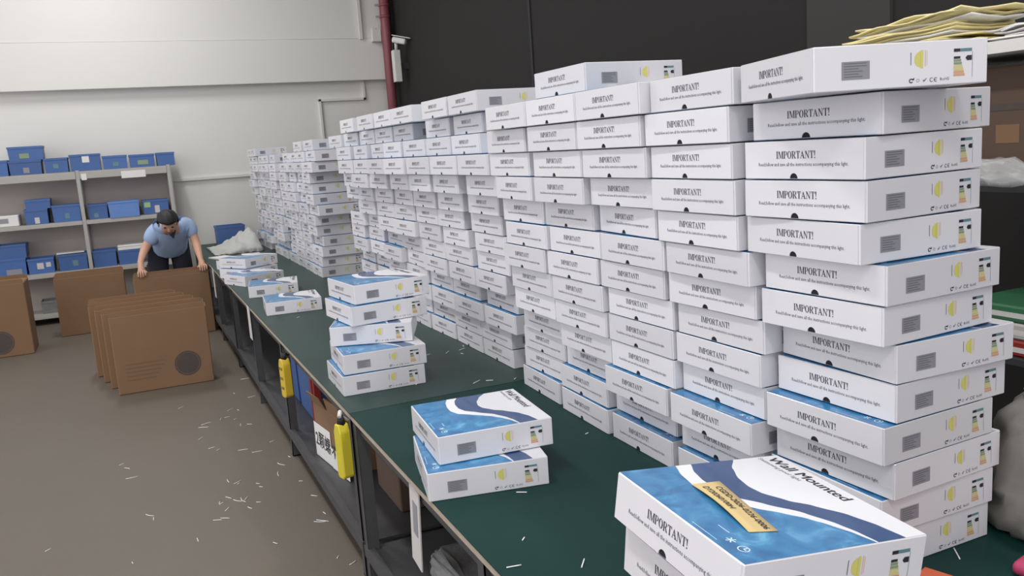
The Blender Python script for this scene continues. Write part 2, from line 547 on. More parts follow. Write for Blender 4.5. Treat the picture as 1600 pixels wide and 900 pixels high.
# junction box beside the pipe
a, b = pz(578, 45, BEAM_Y), pz(594, 66, BEAM_Y)
t = thing('junction_box', 'small grey junction box on the white wall beside the red pipe', 'junction box', (a[0], BEAM_Y, b[1]))
boxo('housing', (0, b[0] - a[0], -0.08, 0, 0, a[1] - b[1]), 'trunk_white', t, bev=0.005)
boxo('cover_screw', ((b[0] - a[0]) * .4, (b[0] - a[0]) * .5, -0.085, -0.08, (a[1] - b[1]) * .9, (a[1] - b[1]) * .95), 'steel_light', t)
# camera on its white post
CY = 9.30
a, b = at(615, 128, 1, CY), at(627, 78, 1, CY)
t = thing('security_camera', 'white security camera on a short post right of the red pipe', 'camera', ((a.x + b.x) / 2, CY, a.z))
hp = b.z - a.z
boxo('wall_bracket', (.045, DARK_X - (a.x + b.x) / 2 - .001, 0, .05, hp * .4, hp * .6), 'dark_pillar', t)
boxo('post', (-0.042, 0.042, -0.03, 0.08, 0, hp), 'trunk_white', t, bev=0.004)
tubeo('swivel', [(0, -0.01, hp), (0.0, -0.02, hp + 0.05), (-0.01, -0.05, hp + 0.09)], 0.022, 'trunk_white', t)
bm = bmesh.new()
box(bm, -0.045, 0.13, -0.045, 0.045, -0.025, 0.045, bev=0.018, seg=2)
o = link('camera_body', mesh('camera_body', bm, 'trunk_white'), t, (-0.01, -0.06, hp + 0.10), (0, R(14), R(-35)))
boxo('sun_hood', (-0.05, 0.19, -0.055, 0.055, 0.055, 0.066), 'trunk_white', o, bev=0.004)
boxo('lens', (0.118, 0.126, -0.03, 0.03, -0.012, 0.035), 'black', o, bev=0.002)

# ceiling lamps (above the frame; the one over the rack is added)
for i, (lx, ly, pw) in enumerate(LAMPS):
    t = thing('ceiling_lamp', 'white twin tube fluorescent lamp hanging unseen from the ceiling', 'lamp', (lx, ly, LAMP_Z), 0, 'ceiling lamps')
    bm = bmesh.new()
    box(bm, -0.16, 0.16, -0.64, 0.64, 0.0, 0.05, bev=0.006)
    link('housing', mesh('housing', bm, 'trunk_white'), t)
    for s in (-0.09, 0.09):
        tubeo('tube', [(s, -0.6, -0.02), (s, 0.6, -0.02)], 0.013, 'tube', t)
    for s in (-0.5, 0.5):
        tubeo('hanger', [(0, s, 0.05), (0, s, 0.72)], 0.004, 'steel_light', t)
struct(boxo('ceiling', (-5.2, DARK_X + 0.2, -4.5, WALL_Y + 0.2, 5.7, 5.8), 'wall_white'))

# ================================================================ WORK TABLES
EX = -0.537 * UN                      # aisle-side edge of the tables
TX1 = 0.66                            # far side of the tops
SEAM = 1.50 * UN
def table(name, y0, y1, m, label, legs):
    t = thing(name, label, 'table', (0, 0, 0), 0)
    bm = bmesh.new()
    box(bm, EX, TX1, y0, y1, T - 0.006, T, bev=0.001)
    top = link('rubber_mat', mesh('rubber_mat', bm, m), t)
    boxo('board', (EX + 0.002, TX1, y0, y1, T - 0.026, T - 0.0062), 'ply_edge', t)
    bm = bmesh.new()
    box(bm, EX + 0.02, EX + 0.06, y0 + 0.01, y1 - 0.01, T - 0.072, T - 0.0265)
    link('apron', mesh('apron', bm, 'steel_dark'), t)
    boxo('apron', (TX1 - 0.06, TX1 - 0.02, y0 + 0.01, y1 - 0.01, T - 0.072, T - 0.0265), 'steel_dark', t)
    bm = bmesh.new()
    box(bm, EX + 0.03, TX1 - 0.03, y0 + 0.02, y1 - 0.02, 0.138, 0.15)
    link('lower_shelf', mesh('lower_shelf', bm, 'steel_dark'), t)
    boxo('rail', (EX + 0.0, EX + 0.03, y0 + 0.01, y1 - 0.01, 0.115, 0.16), 'steel_dark', t)
    boxo('rail', (TX1 - 0.03, TX1, y0 + 0.01, y1 - 0.01, 0.115, 0.16), 'steel_dark', t)
    for ly in legs:
        for lx in (EX + 0.005, TX1 - 0.05):
            bm = bmesh.new()
            s = 1 if lx < 0 else -1
            xa = lx if s > 0 else lx + 0.045
            box(bm, xa, xa + s * 0.045, ly, ly + 0.004, 0, T - 0.0265)
            box(bm, xa, xa + s * 0.004, ly, ly + 0.045, 0, T - 0.0265)
            box(bm, xa, xa + s * 0.05, ly, ly + 0.05, 0, 0.006)
            link('leg', mesh('leg', bm, 'steel_dark'), t)
    return t
table('work_table', -0.75, SEAM - 0.003, 'table_green', 'dark green topped steel work table under the blue-lidded boxes', [-0.70, at(752, 864, 2, T).y, SEAM - 0.06])
legs = [SEAM + 0.02, at(456, 680, 0, EX + .01).y]
while legs[-1] + 1.2 < 9.7:
    legs.append(legs[-1] + 1.2)
table('work_table', SEAM + 0.003, 9.82, 'table_green_worn', 'long worn grey-green work table reaching back to the white wall', legs)

# ================================================================ CARTON WALL
used = []
def y_from_u(u, x, z):
    """y of the point on the line x, z (metres) that falls on photo column u"""
    lo, hi = -1.0, 14.0
    for _ in range(60):
        m = (lo + hi) / 2
        if px((x, m, z))[0] > u:
            lo = m
        else:
            hi = m
    return (lo + hi) / 2

# first block, layers from the table up; entries: ('f', x, y, yaw) in box-pitch units or (uR, uL, x)
A = {
 0: [('f', .02, .02, 0), (None, 1063, .0), ('f', .005, .597, .011), ('f', .004, .886, .032), ('f', .020, 1.187, .039)],
 1: [('f', .023, .015, .002), (None, 1068, .02), (1058, 964, .03), ('f', .012, .877, .019), (880, 828, .035)],
 2: [('f', .037, .001, -.043), (1190, 1063, -.022), ('f', -.016, .58, -.003), (None, 888, .03), (881, 826, .03)],
 3: [('f', .01, -.001, -.037), (None, 1072, .012), ('f', -.006, .551, .005), (956, 883, .0), (880, 824, .02)],
 4: [('f', .039, 0, -.031), (None, 1066, .0), ('f', -.007, .547, -.005), (954, 876, -.012), (874, 811, -.01)],
 5: [('f', .037, -.001, .021), ('f', .003, .267, -.02), ('f', -.006, .543, -.015), ('f', -.021, .84, 0), (864, 807, -.02)],
 6: [('f', .006, -.002, -.052), ('f', -.005, .272, -.037), ('f', -.016, .546, -.01), ('f', -.023, .829, -.009), (861, 804, -.03)],
 7: [('f', .005, -.009, -.032), ('f', -.028, .275, .012), ('f', -.026, .544, .014), (944, 869.5, -.02), (861, 801, -.03)],
 8: [('f', -.026, .016, .01), ('f', -.036, .279, .02), ('f', -.020, .562, .06), (951, 876, -.018), (866, 799, -.02)],
 9: [('f', -.021, .007, -.05), ('f', -.042, .279, -.007), ('f', -.030, .553, -.02), (924, 844.5, -.05), ('f', -.051, 1.133, .05)],
 10: [('f', -.022, .010, -.03), (None, 1035, -.045), (1031, 924, -.051), (912, 832, -.051), (831, 766, -.04)],
 11: [('f', .005, 0, -.09), (1174, 1029, -.05), (1016, 915, -.06), (910, 839, -.06), (820, 763, -.05)],
 12: [('f', -.130, .004, .30), ('f', -.050, .285, .015), (1001, 910, -.07), (910, 839, -.07), (838, 787, -.07)],
}
ny = lambda v: v * UN
def place_layer(lst, k, block, gname, parts=FULL, jit=0.0):
    z = T + k * PITCH
    out = []
    for e in lst:
        if e[0] == 'f':
            out.append([ny(e[1]), ny(e[2]), e[3]])
        else:
            x = ny(e[2])
            ys = []
            if e[0]:
                ys.append(y_from_u(e[0], x, z))
            if e[1]:
                ys.append(y_from_u(e[1], x, z) - BW)
            out.append([x, sum(ys) / len(ys), random.uniform(-.014, .014) if jit == 0 else random.uniform(-jit, jit)])
    for i in range(1, len(out)):
        pa, na = out[i - 1][2], out[i][2]
        lo = out[i - 1][1] + BW * math.cos(pa) + max(0, -math.sin(pa)) * BD + max(0, math.sin(na)) * BD + 0.006
        if out[i][1] < lo:
            out[i][1] = lo
    for i, (x, y, a) in enumerate(out):
        carton(x, y, z + 0.0006, a, 'white printed light box, %s layer up, %s column from the paper-rack end, %s block' % (ORD[k], COL[i], block), gname, parts)
    return out
G = 'light boxes stacked in a wall on the tables'
rows_a = {k: place_layer(A[k], k, 'first', G) for k in range(13)}

BX = [.079, .077, .062, .078, .045, .05, .04, .035, .017, -.015, -.036, .006, .024, -.014]
Bm = [
 [(801, 759), (756, 716)], [(798, 755), (753, 713)], [(802.6, 762.6), (753, 715), (718, 682)], [(812, 760), (751, 711), (711, 676)],
 [(791, 745), (743, 702), (699.5, 664)], [(797, 750), (738.6, 699.5), (697, 663)], [(793, 746), (738, 689), (690, 654.6)],
 [(786.6, 737), (728, 685), (686, None)], [(782, 730.6), (726, 682.6), (682.6, 645)], [(778.6, 729), (717, 676.5), (675, 637)],
 [(764.5, 714.6), (713, 673), (672, 634)], [(751, 706), (707.5, 669), (668.6, 630.5)], [(755.5, 709), (706, 663), (642, 619.6), (617, 585.4), (585, 564), (563, 537), (537, 513)],
 [(745, 701), (699, 659.5), (640, 616), (616, 592), (582, 560), (551, 533)]]
BEND = 3.55 * UN
for k in range(14):
    x0 = BX[k]
    lst = [(e[0], e[1], x0) for e in Bm[k]]
    z = T + k * PITCH
    if k < 12:
        u, ul, _ = lst[-1]
        y = (y_from_u(u, ny(x0), z))
        while True:
            y += BW + 0.012 + random.random() ** 2 * 0.06
            if y + BW > BEND + 0.12:
                break
            lst.append(('f', x0 + random.uniform(-.016, .014), y / UN, random.uniform(-.03, .03)))
    place_layer(lst, k, 'second', G)

# third and last blocks
def far_block(y0, ncol, heights, xb, block, lean):
    for k in range(max(heights)):
        y = y0 * UN + random.uniform(-.08, .08) - lean * k
        i = 0
        for c in range(ncol):
            if k < heights[c]:
                x = (xb + random.uniform(-.022, .022) - .003 * k) * UN
                carton(x, y, T + k * PITCH + 0.0006, random.uniform(-.03, .03), 'white printed light box, %s layer up, %s column from the paper-rack end, %s block' % (ORD[k], COL[i], block), G, PLAIN)
                i += 1
            y += BW + 0.026 + random.random() ** 2 * 0.04
far_block(4.44, 4, [13, 13, 12, 12], .035, 'third', 0.010)
far_block(5.80, 5, [12, 12, 12, 13, 13], .045, 'last', 0.0)

# loose cartons lying on the very top
carton(-.050 * UN, .815 * UN, T + 13 * PITCH + 0.0006, 0.0, 'single light box lying alone on top of the first block of the wall', None)

# ---- cartons standing loose on the tables (near front corner x, y in pitch units, layer, yaw)
def loose(x, y, k, yaw, label, group=None, tilt=0.0):
    return carton(x * UN, y * UN, T + k * PITCH + 0.0006, yaw, label, group, FULL, tilt)
S5 = ['bottom', 'second', 'third', 'fourth', 'topmost']
for k, (x, y, a) in enumerate([(-.508, 1.684, .032), (-.498, 1.693, .067), (-.502, 1.840, .372), (-.435, 1.789, -.102), (-.413, 1.812, -.106)]):
    loose(x, y, k, a, '%s white light box of the crooked stack of five at the table edge' % S5[k], 'crooked stack of five boxes')
loose(-.544, .739, 0, .203, 'lower light box of the pair with blue lids on the green table', 'pair of boxes')
loose(-.5035, .767, 1, .091, 'upper light box of the pair, whole blue swoosh lid showing', 'pair of boxes')
loose(-.4986, 3.364, 0, .09, 'light box lying flat with its blue lid showing behind the crooked stack', 'boxes along the table edge')
loose(-.498, 4.019, 0, .166, 'light box behind the flat one showing its blue lid', 'boxes along the table edge')
loose(-.457, 4.503, 0, -.376, 'light box turned to the aisle in front of the two stacked ones', 'boxes along the table edge')
loose(-.42, 4.85, 0, -.50, 'lower light box of the turned pair near the table end', 'boxes along the table edge')
loose(-.399, 4.88, 1, -.566, 'upper light box of the turned pair near the table end', 'boxes along the table edge')
loose(-.44, 5.36, 0, -.30, 'last light box on the table before the white sheet', 'boxes along the table edge')
# front stack: each box leans a little more than the one below it
F4 = ['bottom light box of the stack under the box with the tan note', 'second light box of the stack under the box with the tan note',
      'third light box of the stack directly under the box with the tan note', 'light box carrying the tan paper note on its blue lid']
FS = [(-.366, -.150, .06), (-.360, -.145, -.01), (-.366, -.146, .045), (-.3778, -.1472, .0214)]
for k, (x, y, a) in enumerate(FS):
    lid = thing('light_box', F4[k], 'box', (x * UN, y * UN, T + .0006 + k * (BH + .0128)), 0, 'boxes of the front stack')
    lid.rotation_euler = (.0524 * k / 3, .1237 * k / 3, -a)
    for p in FULL:
        link(p, CM[p], lid)
LM = lid.rotation_euler.to_matrix()
LID_N = LM @ Vector((0, 0, 1))
LID_O = Vector(lid.location) + LM @ Vector((0, 0, BH))
def on_lid(u, v):
    d = RM @ Vector(((u - 800) / FPX, -(v - 450) / FPX, -1))
    return CAM + d * ((LID_O - CAM).dot(LID_N) / d.dot(LID_N))

# ---- tan note on the front lid
def note():
    P = [on_lid(u, v) for u, v in ((1080, 758), (1124, 753), (1216, 831), (1170, 833))]
    o = sum(P, Vector()) / 4 + LID_N * .0016
    t = thing('paper_note', 'tan paper note with handwritten order codes lying on the blue lid', 'note', o)
    q = [p - o + LID_N * .0016 for p in P]
    def fn(a, b, d=0.0):   # a along the long side, b across
        p = q[0].lerp(q[3], a).lerp(q[1].lerp(q[2], a), b)
        return p + LID_N * (0.006 * math.sin(a * math.pi) * (1 - b) + d)
    bm = bmesh.new()
    N = 12
    g = [[bm.verts.new(fn(i / N, j / 3)) for j in range(4)] for i in range(N + 1)]
    h = [[bm.verts.new(fn(i / N, j / 3, -0.0006)) for j in range(4)] for i in range(N + 1)]
    for i in range(N):
        for j in range(3):
            bm.faces.new((g[i][j], g[i + 1][j], g[i + 1][j + 1], g[i][j + 1]))
            bm.faces.new((h[i][j], h[i][j + 1], h[i + 1][j + 1], h[i + 1][j]))
    for i in range(N):
        bm.faces.new((g[i][0], h[i][0], h[i + 1][0], g[i + 1][0]))
        bm.faces.new((g[i][3], g[i + 1][3], h[i + 1][3], h[i][3]))
    bmesh.ops.recalc_face_normals(bm, faces=bm.faces)
    link('sheet', mesh('sheet', bm, 'note', smooth=True), t)
    bm = bmesh.new()
    put_text(bm, text2d('CGDD-2026-0226-0006', 1, 0.01), lambda a, b: fn(a, b, 0.0008), 0, (0.12, 0.97, 0.60, 3.6))
    put_text(bm, text2d('DY20260100H', 1, 0.01), lambda a, b: fn(a, b, 0.0008), 0, (0.10, 0.60, 0.20, 3.6))
    link('handwriting', mesh('handwriting', bm, 'ink'), t)
note()

# ================================================================ LEFT: SHELVING AND CRATES
SY = 9.47
SX1 = at(268, 300, 1, SY).x
SXM = at(131, 340, 1, SY).x
SX0 = SXM - (SX1 - SXM) * 1.55
zt, z2, z3, z0 = at(60, 272, 1, SY).z, at(60, 351, 1, SY).z, at(60, 429, 1, SY).z, 0.12
t = thing('storage_shelf', 'grey metal shelving unit full of blue crates against the white wall', 'shelf', (0, 0, 0))
for x in (SX0, SXM, SX1):
    for y in (SY + 0.001, SY + 0.36):
        boxo('upright', (x - 0.02, x + 0.02, y, y + 0.035, 0, zt + 0.01), 'shelf_grey', t, bev=0.003)
for z, h in ((zt, 0.085), (z2, 0.045), (z3, 0.05), (z0, 0.05)):
    for xa, xb in ((SX0 + 0.021, SXM - 0.021), (SXM + 0.021, SX1 - 0.021)):
        b = boxo('shelf_board', (xa, xb, SY - 0.002, SY + 0.40, z - 0.012, z), 'shelf_grey', t)
        boxo('front_beam', (xa, xb, SY - 0.004, SY + 0.02, z - h, z - 0.0125), 'shelf_grey', b, bev=0.002)
boxo('back_panel', (SX0 - 0.01, SX1 + 0.01, SY + 0.405, SY + 0.415, 0.1, zt), 'shelf_back', t)
boxo('side_panel', (SX1 + 0.021, SX1 + 0.027, SY + 0.01, SY + 0.40, 0.1, zt), 'shelf_grey', t)
tg = at(190, 270, 1, SY)
boxo('shelf_tag', (at(189, 270, 1, SY).x, at(227, 268, 1, SY).x, SY - 0.008, SY - 0.005, zt - 0.11, zt - 0.03), 'paper', t)
boxo('shelf_tag', (at(126, 270, 1, SY).x, at(134, 268, 1, SY).x, SY - 0.008, SY - 0.005, zt - 0.10, zt - 0.03), 'paper', t)

def crate_mesh(w, d, h, m):
    bm = bmesh.new()
    k = 0.94
    o = [[bm.verts.new((sx * w / 2 * s, sy * d / 2 * s, z)) for sx, sy in ((-1, -1), (1, -1), (1, 1), (-1, 1))] for s, z in ((k, 0), (0.97, h - 0.022), (1.0, h - 0.022), (1.0, h), (0.93, h), (k * 0.93, 0.008))]
    bm.faces.new(list(reversed(o[0])))
    for a, b in zip(o, o[1:]):
        for i in range(4):
            bm.faces.new((a[i], a[(i + 1) % 4], b[(i + 1) % 4], b[i]))
    bm.faces.new(o[-1])
    return mesh('crate_shell', bm, m)
def crate(u0, u1, vt, z, label, y=SY + 0.05, m='crate_blue', tags=(), d=0.30, group='blue crates on the shelving', rz=0.0):
    vb = 300
    x0, x1 = at(u0, vt, 1, y).x, at(u1, vt, 1, y).x
    w = abs(x1 - x0)
    h = max(0.08, at((u0 + u1) / 2, vt, 1, y).z - z)
    t = thing('plastic_crate', label, 'crate', ((x0 + x1) / 2, y + d / 2, z + 0.001), rz, group)
    link('shell', crate_mesh(w, d, h, m), t)
    for a0, a1, b0, b1, tm in tags:
        sl = lambda b: -d / 2 * (0.94 + 0.03 * b) - 0.0025
        bm = bmesh.new()
        poly(bm, rect(a0, a1, b0, b1), lambda a, b: Vector(((a - .5) * w * .9, sl(b), b * h)))
        link('tag', mesh('tag', bm, tm), t)
    return z + h
zz = crate(11, 64, 251, zt, 'lower of the two stacked blue crates on the shelf top', tags=[(.42, .62, .12, .5, 'sticker_grey')])
crate(9, 66, 229, zz, 'upper of the two stacked blue crates on the shelf top', tags=[(.3, .6, .15, .5, 'e_green')])
crate(-40, 11, 252, zt, 'blue crate left of the two stacked crates on the shelf top')
crate(67, 105, 247, zt, 'blue crate with small pale tag right of the two stacked crates', tags=[(.35, .6, .3, .6, 'e_teal')])
crate(106, 156, 241, zt, 'violet-blue crate with a white paper tag on the shelf top', tags=[(.4, .65, .5, .9, 'paper')])
crate(158, 198, 243, zt, 'plain blue crate between white-tagged and olive-tagged crates', tags=[(.4, .65, .2, .5, 'e_teal')])
crate(200, 241, 241, zt, 'blue crate with an olive tag on the shelf top', tags=[(.3, .75, .2, .55, 'e_green')])
crate(243, 272, 238, zt, 'last blue crate on the shelf top at the open wall end')
# white carton and crates on the second level
wb = at(30, 350, 1, SY + .04)
t = thing('white_tray', 'low white tray on the second shelf beside blue crates', 'tray', (wb.x - 0.16, SY + 0.2, z2 + 0.001))
boxo('tray_body', (-0.16, 0.16, -0.15, 0.15, 0, 0.12), 'paper', t, bev=0.006)
boxo('tray_label', (-0.1, 0.06, -0.153, -0.1505, 0.04, 0.09), 'sticker_grey', t)
zz = crate(36, 74, 327, z2, 'blue crate with white tag carrying a smaller crate, second shelf', tags=[(.4, .62, .05, .45, 'paper_dim')])
crate(37, 78, 312, zz, 'darker small blue crate on top of another, second shelf', d=0.26)
crate(79, 125, 320, z2, 'wide blue crate with square tag against the middle upright', tags=[(.42, .6, .2, .5, 'e_teal')])
crate(136, 167, 319, z2, 'dusky blue crate with small tag right of the middle upright', tags=[(.25, .5, .1, .4, 'e_teal')])
crate(167, 217, 314, z2, 'pale blue open crate pulled forward on the second shelf', m='crate_light', y=SY - 0.02)
crate(221, 263, 312, z2, 'blue crate with green and white tags above the man', tags=[(.02, .28, .5, 1.0, 'green_tag'), (.45, .65, .1, .6, 'paper_dim')])
# third level
zz = crate(-6, 40, 405, z3, 'lower big blue crate with number tags, third shelf', tags=[(.25, .85, .1, .4, 'sticker_grey')])
crate(-6, 40, 383, zz, 'upper big blue crate of two, third shelf')
crate(41, 84, 404, z3, 'low blue crate with two white tags, third shelf', tags=[(.33, .6, .3, .7, 'paper_dim'), (.7, .9, .4, .7, 'paper_dim')])
crate(89, 136, 397, z3, 'blue crate holding white papers, third shelf', tags=[(.48, .68, .25, .6, 'e_teal')])
t = boxo('white_papers', (-0.14, 0.14, -0.1, 0.1, 0, 0.012), 'paper', None, loc=(at(110, 397, 1, SY + .2).x, SY + 0.2, at(110, 397, 1, SY + .05).z + 0.004), rot=(0, 0, .1))
tag(t, 'white papers lying across the crate on the third shelf', 'paper')
crate(143, 181, 391, z3, 'plain blue crate right of the middle upright, third shelf')
zz = crate(183, 221, 390, z3, 'blue crate under a white flat box, third shelf')
t = thing('flat_box', 'flat white box on a blue crate behind the man', 'box', (at(205, 388, 1, SY + .12).x, SY + 0.2, zz + 0.001))
boxo('box_body', (-0.14, 0.16, -0.15, 0.12, 0, 0.055), 'paper', t, bev=0.004)
boxo('lid_seam', (-0.141, 0.161, -0.1515, -0.1502, 0.036, 0.039), 'sticker_grey', t)
crate(63, 98, 470, 0.121, 'grey-blue bin on the lowest shelf between brown cartons', m='wrap_grey', d=0.26)

# ================================================================ BROWN CARTONS ON THE FLOOR
def brown(x0, x1, y0, h, dep, label, stamp=None, lines=False, rz=0.0, group='brown cartons on the floor', flap=0.035):
    w = x1 - x0
    t = thing('brown_carton', label, 'carton', ((x0 + x1) / 2, y0 + dep / 2, 0.0005), rz, group)
    bm = bmesh.new()
    box(bm, -w / 2, w / 2, -dep / 2, dep / 2, 0, h - flap, bev=0.006)
    link('body', mesh('body', bm, 'cardboard'), t)
    for s in (-1, 1):
        bm = bmesh.new()
        yy = s * (dep / 2 - 0.006)
        vs = [(-w / 2 + 0.003, h - flap - 0.002), (w / 2 - 0.003, h - flap - 0.002), (w / 2 - 0.003, h - 0.012), (w / 2 - 0.02, h), (-w / 2 + 0.02, h), (-w / 2 + 0.003, h - 0.012)]
        f0 = [bm.verts.new((a, yy - 0.0035 - s * 0.0, b)) for a, b in vs]
        f1 = [bm.verts.new((a, yy + 0.0035, b)) for a, b in vs]
        bm.faces.new(f0)
        bm.faces.new(list(reversed(f1)))
        for i in range(6):
            bm.faces.new((f0[i], f1[i], f1[(i + 1) % 6], f0[(i + 1) % 6]))
        bmesh.ops.recalc_face_normals(bm, faces=bm.faces)
        fl = link('top_flap', mesh('top_flap', bm, 'cardboard'), t)
        boxo('cut_edge', (w / 2 - 0.0035, w / 2 - 0.0015, yy - 0.005, yy + 0.005, h - 0.04, h - 0.011), 'card_edge', fl)
    if stamp:
        bm = bmesh.new()
        cx, cz, r = stamp
        poly(bm, [(cx + r * .86 * math.cos(k * math.pi / 14), cz + r * .86 * math.sin(k * math.pi / 14)) for k in range(28)], lambda a, b: Vector((a, -dep / 2 - 0.0012, b)), 0)
        for q in arc_band(cx, cz, r, r, r * .9, r * .9, 0, 360, 28):
            poly(bm, q, lambda a, b: Vector((a, -dep / 2 - 0.0012, b)), 0)
        link('round_stamp', mesh('round_stamp', bm, 'stamp'), t)
    if lines:
        bm = bmesh.new()
        for k in range(5):
            poly(bm, rect(-w * .40, -w * (.40 - .42 + .03 * k), .22 - k * .03, .226 - k * .03), lambda a, b: Vector((a, -dep / 2 - 0.0011, b)), 0)
        link('printed_lines', mesh('printed_lines', bm, 'stamp_faint'), t)
    return t
p, q = at(187, 619, 2, 0), at(336, 594, 2, 0)
yf = (p.y + q.y) / 2
hc = at(245, 480, 1, yf).z
cw = q.x - p.x
names = ['front brown carton of the row with round dark stamp', 'second brown carton in the upright row of four', 'third brown carton in the upright row of four', 'rear brown carton of the upright row of four']
cz = at(294, 567, 1, yf)
for k in range(4):
    dx = -0.055 * k
    brown(p.x + dx, q.x + dx, yf + k * 0.255, hc - 0.004 * k, 0.235, names[k], (cz.x - (p.x + q.x) / 2, cz.z, 0.095) if k == 0 else None, k == 0, rz=0.012 * (k - 1))
p = at(55, 552, 2, 0)
brown(p.x - 0.78, p.x + 0.0, p.y, at(20, 437, 1, p.y).z, 0.42, 'brown carton with a blurred round stamp in front of the shelving', (0.78 / 2 - 0.26, 0.14, 0.11))
p, q = at(97, 527, 2, 0), at(210, 516, 2, 0)
brown(p.x, p.x + 0.66, p.y, at(150, 424, 1, p.y).z, 0.25, 'brown carton standing before the shelving beside the man')
p = at(338, 517, 2, 0)
HCX0, HCX1, HCY = at(207, 432, 1, p.y).x, p.x, p.y
HCH = at(268, 425, 1, p.y).z
brown(HCX0, HCX1, HCY, HCH, 0.24, 'brown carton held at both top corners by the bending man')

# ================================================================ THE MAN
def skin(name, nodes, edges, m, parent, sub=2):
    me = bpy.data.meshes.new(name)
    me.from_pydata([n[0] for n in nodes], edges, [])
    o = bpy.data.objects.new(name, me)
    C.objects.link(o)
    sk = o.modifiers.new('skin', 'SKIN')
    sk.use_smooth_shade = True
    for i, n in enumerate(nodes):
        sv = me.skin_vertices[0].data[i]
        r = n[1]
        sv.radius = r if isinstance(r, tuple) else (r, r)
        sv.use_root = (i == 0)
    sb = o.modifiers.new('sub', 'SUBSURF')
    sb.levels = sb.render_levels = sub
    bpy.context.view_layer.update()
    out = bpy.data.meshes.new_from_object(o.evaluated_get(bpy.context.evaluated_depsgraph_get()))
    out.name = name
    bpy.data.objects.remove(o)
    bpy.data.meshes.remove(me)
    out.materials.clear()
    out.materials.append(MATS[m])
    for p in out.polygons:
        p.use_smooth = True
    return link(name, out, parent)

